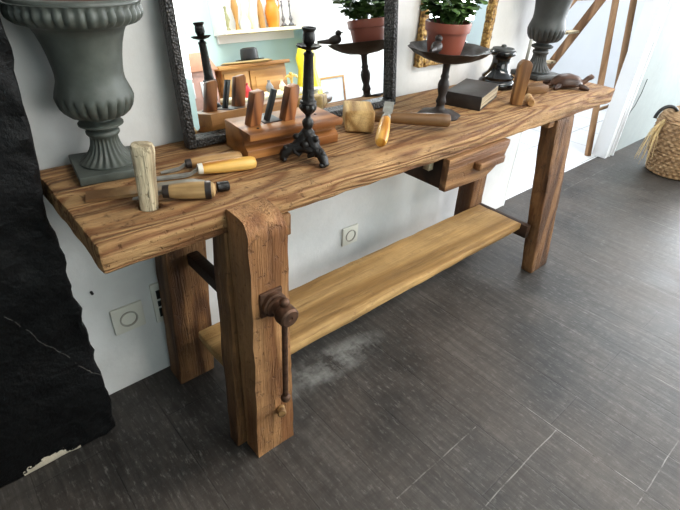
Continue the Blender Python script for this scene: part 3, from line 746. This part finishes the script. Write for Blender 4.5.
bk = thing('wicker_basket', 'round lidded wicker basket with a black handle on the floor by the wall', 'basket', (3.90, .005, .001))
def weave(t, r, z, nz=.024, n=28):
    row = int(z/nz); return r*(1+.036*math.cos(n*t+PI*(row % 2))*math.sin(PI*((z/nz) % 1)))-.004*(1-math.sin(PI*((z/nz) % 1)))
prof = [(.150, .0)] + [(.172+.048*math.sin(min(1, z/.40)*PI*.55), z) for z in [i*.005 for i in range(1, 75)]] + [(.205, .374), (.19, .36)]
obj('body', lathe(prof, 136, weave), M['wicker'], bk, angle=80)
bm = bmesh.new()
for k in range(3): tube([((.212-.004*k)*math.cos(2*PI*i/48+k), (.212-.004*k)*math.sin(2*PI*i/48+k), .378+.010*k+.004*math.sin(i*1.5+k*2)) for i in range(49)], .008, 8, bm)
obj('rim', bm, M['wicker'], bk)
obj('lid', lathe([(.205, .392)] + [(.205*math.cos(a), .395+.075*math.sin(a)) for a in [i*PI/2/24 for i in range(25)]][:-1] + [(.006, .47)], 100, lambda t, r, z: r*(1+.02*math.cos(30*t)*math.sin(r*320))), M['wicker'], bk, angle=80)
bm = tube([(-.150+.06*math.cos(a)*.8, .140-.06*math.cos(a)*.9, .385+.085*math.sin(a)) for a in [i*PI/14 for i in range(15)]], .012, 10); obj('handle', bm, M['black'], bk)
bm = bmesh.new(); rr = random.Random(3)
for i in range(26):
    s = Vector((-.165+rr.uniform(-.01, .01), .135+rr.uniform(-.01, .01), .385)); e = Vector((-.235+rr.uniform(-.05, .03), .15+rr.uniform(-.05, .06), .10+rr.uniform(-.05, .12)))
    m = (s+e)/2+Vector((-.018, .012, .03)); tube([s, m, e], [.002, .002, .001], 5, bm)
tag(obj('tassel', bm, M['straw'], bk), 'straw coloured raffia tassel')
bm = tube([(3.875, .415, 1.0), (3.885, .425, .62), (3.91, .43, .45), (3.93, .432, .55), (3.94, .432, .62)], .004, 8)
bm2 = tube([(3.868, .436, 1.5), (3.870, .436, .9), (3.872, .436, .3), (3.876, .436, .01)], .004, 8)
bm.free(); tag(obj('cable', bm2, M['black']), 'thin black cable running down beside the white door trim', 'cable')
bm = tube([(3.885, .437, .02), (3.90, .437, .25), (3.93, .437, .33), (3.98, .437, .37), (4.02, .437, .46), (4.03, .437, .56)], .003, 8)
tag(obj('cable', bm, M['black']), 'loose black wire end curling up the wall behind the basket', 'cable')

# ------------------------------------------------------------------ the shop across the room, seen in the black framed mirror
FY = -2.8
t = thing('wall_shelf', 'white open display box high on the pale blue wall, reflected in the mirror', 'shelf', (2.16, FY, 1.25))
SW, SD, SH = .86, .22, .50
obj('back_panel', bx((0, .0005, 0), (SW, .015, SH)), M['whitep'], t); obj('shelf_board', bx((0, .015, -.03), (SW, SD, 0)), M['creamw'], t); obj('top_board', bx((0, .015, SH), (SW, SD, SH+.025)), M['whitep'], t)
obj('side_panel', bx((-.02, .0005, -.03), (0, SD, SH+.025)), M['whitep'], t); obj('side_panel', bx((SW, .0005, -.03), (SW+.02, SD, SH+.025)), M['whitep'], t)
obj('bracket_board', bx((0, .0005, -.10), (SW, .03, -.0305)), M['whitep'], t)
SZ = 1.251; SY = -2.68
def vase(name, label, x, prof, mat, seg=24, y=SY):
    o = obj(name, lathe(prof, seg), mat); o.location = (x, y, SZ); tag(o, label, name.split('_')[-1]); return o
vase('slim_vase', 'slim greenish vase at the left end of the reflected white shelf', 2.23, [(.022, 0), (.024, .01), (.012, .03), (.018, .06), (.030, .09), (.022, .12), (.010, .15), (.014, .20)], M['greenish'])
vase('tall_vase', 'tall tan vase second from the left on the reflected white shelf', 2.33, [(.022, 0), (.012, .06), (.022, .12), (.034, .19), (.024, .25), (.014, .29), (.022, .33)], M['amber'])
vase('glass_carafe', 'clear pale carafe with a long neck on the reflected white shelf', 2.41, [(.05, 0), (.058, .03), (.05, .07), (.02, .11), (.013, .20), (.018, .28)], M['palegl'])
vase('cream_jug', 'ivory rounded jug on the reflected white shelf beside the carafe', 2.51, [(.03, 0), (.04, .05), (.044, .11), (.03, .18), (.02, .22), (.026, .25)], M['ivory'])
vase('brown_bottle', 'narrow tan bottle beside the orange pitcher on the reflected shelf', 2.60, [(.024, 0), (.03, .01), (.03, .12), (.024, .2), (.014, .24), (.02, .27)], M['amber'])
p = thing('orange_pitcher', 'bright orange pitcher with a handle on the reflected white shelf', 'pitcher', (2.73, SY, SZ))
obj('body', lathe([(.050, 0), (.054, .02), (.066, .08), (.070, .13), (.060, .18), (.044, .215), (.044, .24), (.054, .265), (.048, .265), (.038, .24)], 28), M['orange'], p)
obj('handle', tube([(.048, 0, .25), (.085, 0, .24), (.092, 0, .19), (.062, 0, .14)], .009, 8), M['orange'], p)
for x, lb in ((2.85, 'dark turned candlestick beside the orange pitcher on the reflected shelf'), (2.94, 'dark turned candlestick at the right end of the reflected shelf')):
    o = vase('small_candlestick', lb, x, [(.026, .012), (.028, .02), (.008, .04), (.020, .07), (.008, .10), (.006, .16), (.012, .19), (.006, .21), (.012, .23)], M['grey'], 16); o['group'] = 'candlesticks on the reflected shelf'
o = obj('tray', bx((-.07, -.045, 0), (.07, .045, .012), .004), M['felt']); o.location = (2.895, SY, SZ-.0005); tag(o, 'small dark tray under two candlesticks on the reflected shelf', 'tray')

cb = thing('sideboard', 'light brown wooden sideboard with panelled doors against the pale blue wall, reflected', 'sideboard', (1.885, -2.70, 0))
CW, CH = .70, .965
obj('carcass', bx((.02, 0, .08), (CW-.02, .36, CH-.03), .004), M['cabw'], cb); obj('top_board', bx((-.015, -.01, CH-.03), (CW+.015, .40, CH), .006), M['cabw'], cb)
for x in (.03, CW-.07):
    for y in (.01, .31): obj('leg', bx((x, y, 0.001), (x+.04, y+.04, .0795)), M['cabw'], cb)
def panel_door(x0, x1, inner):
    d = obj('door', bx((x0, .3605, .12), (x1, .378, CH-.06), .003), M['cabw'], cb)
    obj('door_panel', bx((x0+.045, .3785, .17), (x1-.045, .386, CH-.11), .004), inner, d)
    obj('door_knob', lathe([(.006, 0), (.012, .014), (.006, .02)], 12, mtx=aim((x1-.022, .378, .5), (x1-.022, .5, .5))), M['brass'], d)
panel_door(.03, .27, M['straww']); panel_door(.285, .67, M['cabw'])
ht = thing('bowler_hat', 'black felt hat on a flat straw hat on top of the reflected sideboard', 'hat', (2.31, -2.52, .991))
obj('hat_brim', lathe([(.135, .006), (.13, .0), (.08, .002), (.08, .010), (.13, .010)], 32), M['felt'], ht); obj('hat_crown', lathe([(.082, .006), (.080, .06), (.074, .095), (.05, .105), (.004, .106)], 32), M['felt'], ht)
o = obj('straw_hat', lathe([(.24, .006), (.23, 0), (.02, 0), (.02, .014), (.20, .018), (.235, .010)], 36), M['straww']); o.location = (2.27, -2.52, .969); tag(o, 'wide flat straw hat under the black hat on the reflected sideboard', 'hat')

tb = thing('cream_table', 'cream painted table in front of the reflected sideboard', 'table', (1.80, -2.255, .0))
obj('tabletop', bx((0, 0, .69), (.78, .42, .72), .006), M['creamw'], tb)
for x in (.03, .70):
    for y in (.03, .34): obj('leg', bx((x, y, .001), (x+.05, y+.05, .6895), .004), M['creamw'], tb)
fg = thing('brass_ornament', 'small pale brass winged ornament on the reflected cream table', 'ornament', (2.42, -2.06, .721))
obj('stand', lathe([(.045, 0), (.042, .012), (.014, .02), (.010, .06), (.014, .09), (.006, .10)], 20), M['brass'], fg)
bm = bmesh.new()
for s in (-1, 1): tube([(0, 0, .095), (s*.03, 0, .115), (s*.055, 0, .105), (s*.062, 0, .085)], [.014, .012, .009, .004], 10, bm)
ball(bm, (0, 0, .125), .018); obj('wings', bm, M['brass'], fg)
for x, y, c, lb, sc in ((2.21, -2.10, 'grey', 'small grey figurine at the left of the reflected cream table', .9), (2.33, -2.08, 'ivory', 'small ivory pot on the reflected cream table', .8), (1.90, -1.95, 'red', 'red ornament at the near left of the reflected cream table', 1.0)):
    o = obj('trinket', lathe([(.02*sc, 0), (.035*sc, .02*sc), (.038*sc, .05*sc), (.02*sc, .08*sc), (.012*sc, .095*sc), (.018*sc, .11*sc)], 18), M[c]); o.location = (x, y, .721); tag(o, lb, 'ornament')

dh = thing('doll_house', 'pale toy house with a pinkish pitched roof, reflected at the left of the mirror', 'toy house', (1.455, -2.68, .0))
obj('walls', bx((0, 0, .60), (.36, .40, .95), .004), M['brick'], dh)
obj('roof', prism(bmesh.new(), [(-.03, .9505), (.385, .9505), (.30, 1.09), (.06, 1.09)], -.02, .42, .003), M['pink'], dh)
obj('stand', bx((.01, .01, .001), (.35, .39, .5995), .005), M['creamw'], dh)
for x, z in ((.05, .75), (.21, .75)): obj('window', bx((x, .4005, z), (x+.10, .408, z+.12), .002), M['whitep'], dh)

ds = thing('dress_stand', 'bright yellow dress on a stand to the right of the reflected sideboard', 'dress', (2.83, -2.36, 0))
obj('dress', lathe([(.17, .42), (.175, .44), (.13, .62), (.10, .78), (.085, .86), (.10, .96), (.07, 1.04), (.03, 1.07)], 60, lambda t, r, z: r*(1+.10*math.cos(13*t)*max(0, (.85-z)/.45))), M['yellowc'], ds)
obj('stand_pole', rod((0, 0, .012), (0, 0, .425), .014), M['black'], ds); obj('stand_base', lathe([(.15, .001), (.15, .01), (.02, .016)], 28), M['black'], ds)

dl = thing('white_screen', 'tall white panel to the right of the yellow dress, reflected in the mirror', 'panel', (3.06, -2.62, 0))
obj('panel', bx((0, 0, .001), (1.5, .03, 2.2), .004), M['whitep'], dl)
obj('edge_strip', bx((-.03, -.005, .001), (-.0005, .04, 2.2), .003), M['whitep'], dl)
pf = thing('picture_frame', 'thin wooden picture frame standing against the reflected white panel', 'picture', (3.10, -2.55, .001), 0, None, 0)
fw_, fh_ = .34, .74
for lo, hi in (((0, 0, 0), (.018, .02, fh_)), ((fw_-.018, 0, 0), (fw_, .02, fh_)), ((.018, 0, 0), (fw_-.018, .02, .018)), ((.018, 0, fh_-.018), (fw_-.018, .02, fh_))):
    obj('frame_rail', bx(lo, hi, .002), M['cabw'], pf)
obj('picture', bx((.017, .004, .017), (fw_-.017, .012, fh_-.017)), M['picpaper'], pf)

# ------------------------------------------------------------------ light
def area(name, loc, target, sx, sy, watts, col):
    d = bpy.data.lights.new(name, 'AREA'); d.shape = 'RECTANGLE'; d.size = sx; d.size_y = sy; d.energy = watts; d.color = col
    o = bpy.data.objects.new(name, d); link(o); o.location = loc
    o.rotation_euler = (Vector(target)-Vector(loc)).to_track_quat('-Z', 'Y').to_euler(); return o
area('daylight_side_window', (6.19, -.75, 1.45), (0, -1.0, 1.2), 2.05, 2.05, 175, (.92, .96, 1.0))
area('daylight_front_window', (5.1, -2.79, 1.5), (2.0, 0, .6), 1.5, 2.0, 190, (.98, .98, 1.0))
area('front_fill', (.75, -2.79, 1.1), (.5, .45, .4), 1.3, 1.9, 42, (1.0, .98, .96))  # added fill from behind the camera for the lower left wall, no door built
area('overhead_fill_shop', (1.4, -1.7, 2.74), (1.4, -1.7, 0), 1.6, .5, 80, (1.0, .95, .88))  # added overhead fill for the bench side, no fixture behind it
area('overhead_fill_rear', (2.6, -1.6, 2.74), (2.6, -2.6, .6), 1.8, .4, 34, (1.0, .97, .93))  # unseen fill added to brighten the wall and furniture reflected in the mirror
area('overhead_fill_hall', (4.0, 1.5, 2.74), (4.0, 1.5, 0), 1.6, 1.2, 75, (.97, .98, 1.0))  # added light that keeps the room beyond the doorway bright white
wd = bpy.data.worlds.new('world'); S.world = wd; wd.use_nodes = True
bg = wd.node_tree.nodes['Background']; bg.inputs[0].default_value = (.86, .93, 1.0, 1); bg.inputs[1].default_value = 1.2

# ------------------------------------------------------------------ camera
cx, cy, cz, yaw, pitch, roll, foc = (-0.170496, -0.848077, 1.315847, 0.825356, 0.577962, 0.056205, 481.456846)
fv = Vector((math.cos(yaw)*math.cos(pitch), math.sin(yaw)*math.cos(pitch), -math.sin(pitch)))
rv = Vector((math.sin(yaw), -math.cos(yaw), 0)); uv = rv.cross(fv)
c_, s_ = math.cos(roll), math.sin(roll)
R2, U2 = rv*c_+uv*s_, uv*c_-rv*s_
cam = bpy.data.cameras.new('camera'); co = bpy.data.objects.new('camera', cam); link(co)
mm = Matrix((R2, U2, -fv)).transposed().to_4x4(); mm.translation = (cx, cy, cz); co.matrix_world = mm
cam.sensor_width = 36; cam.lens = foc*36/680; cam.clip_start = .02
S.camera = co
vs_ = S.view_settings; vs_.view_transform = 'Standard'; vs_.look = 'None'; vs_.gamma = 1; vs_.exposure = 0.0
vs_.use_curve_mapping = False
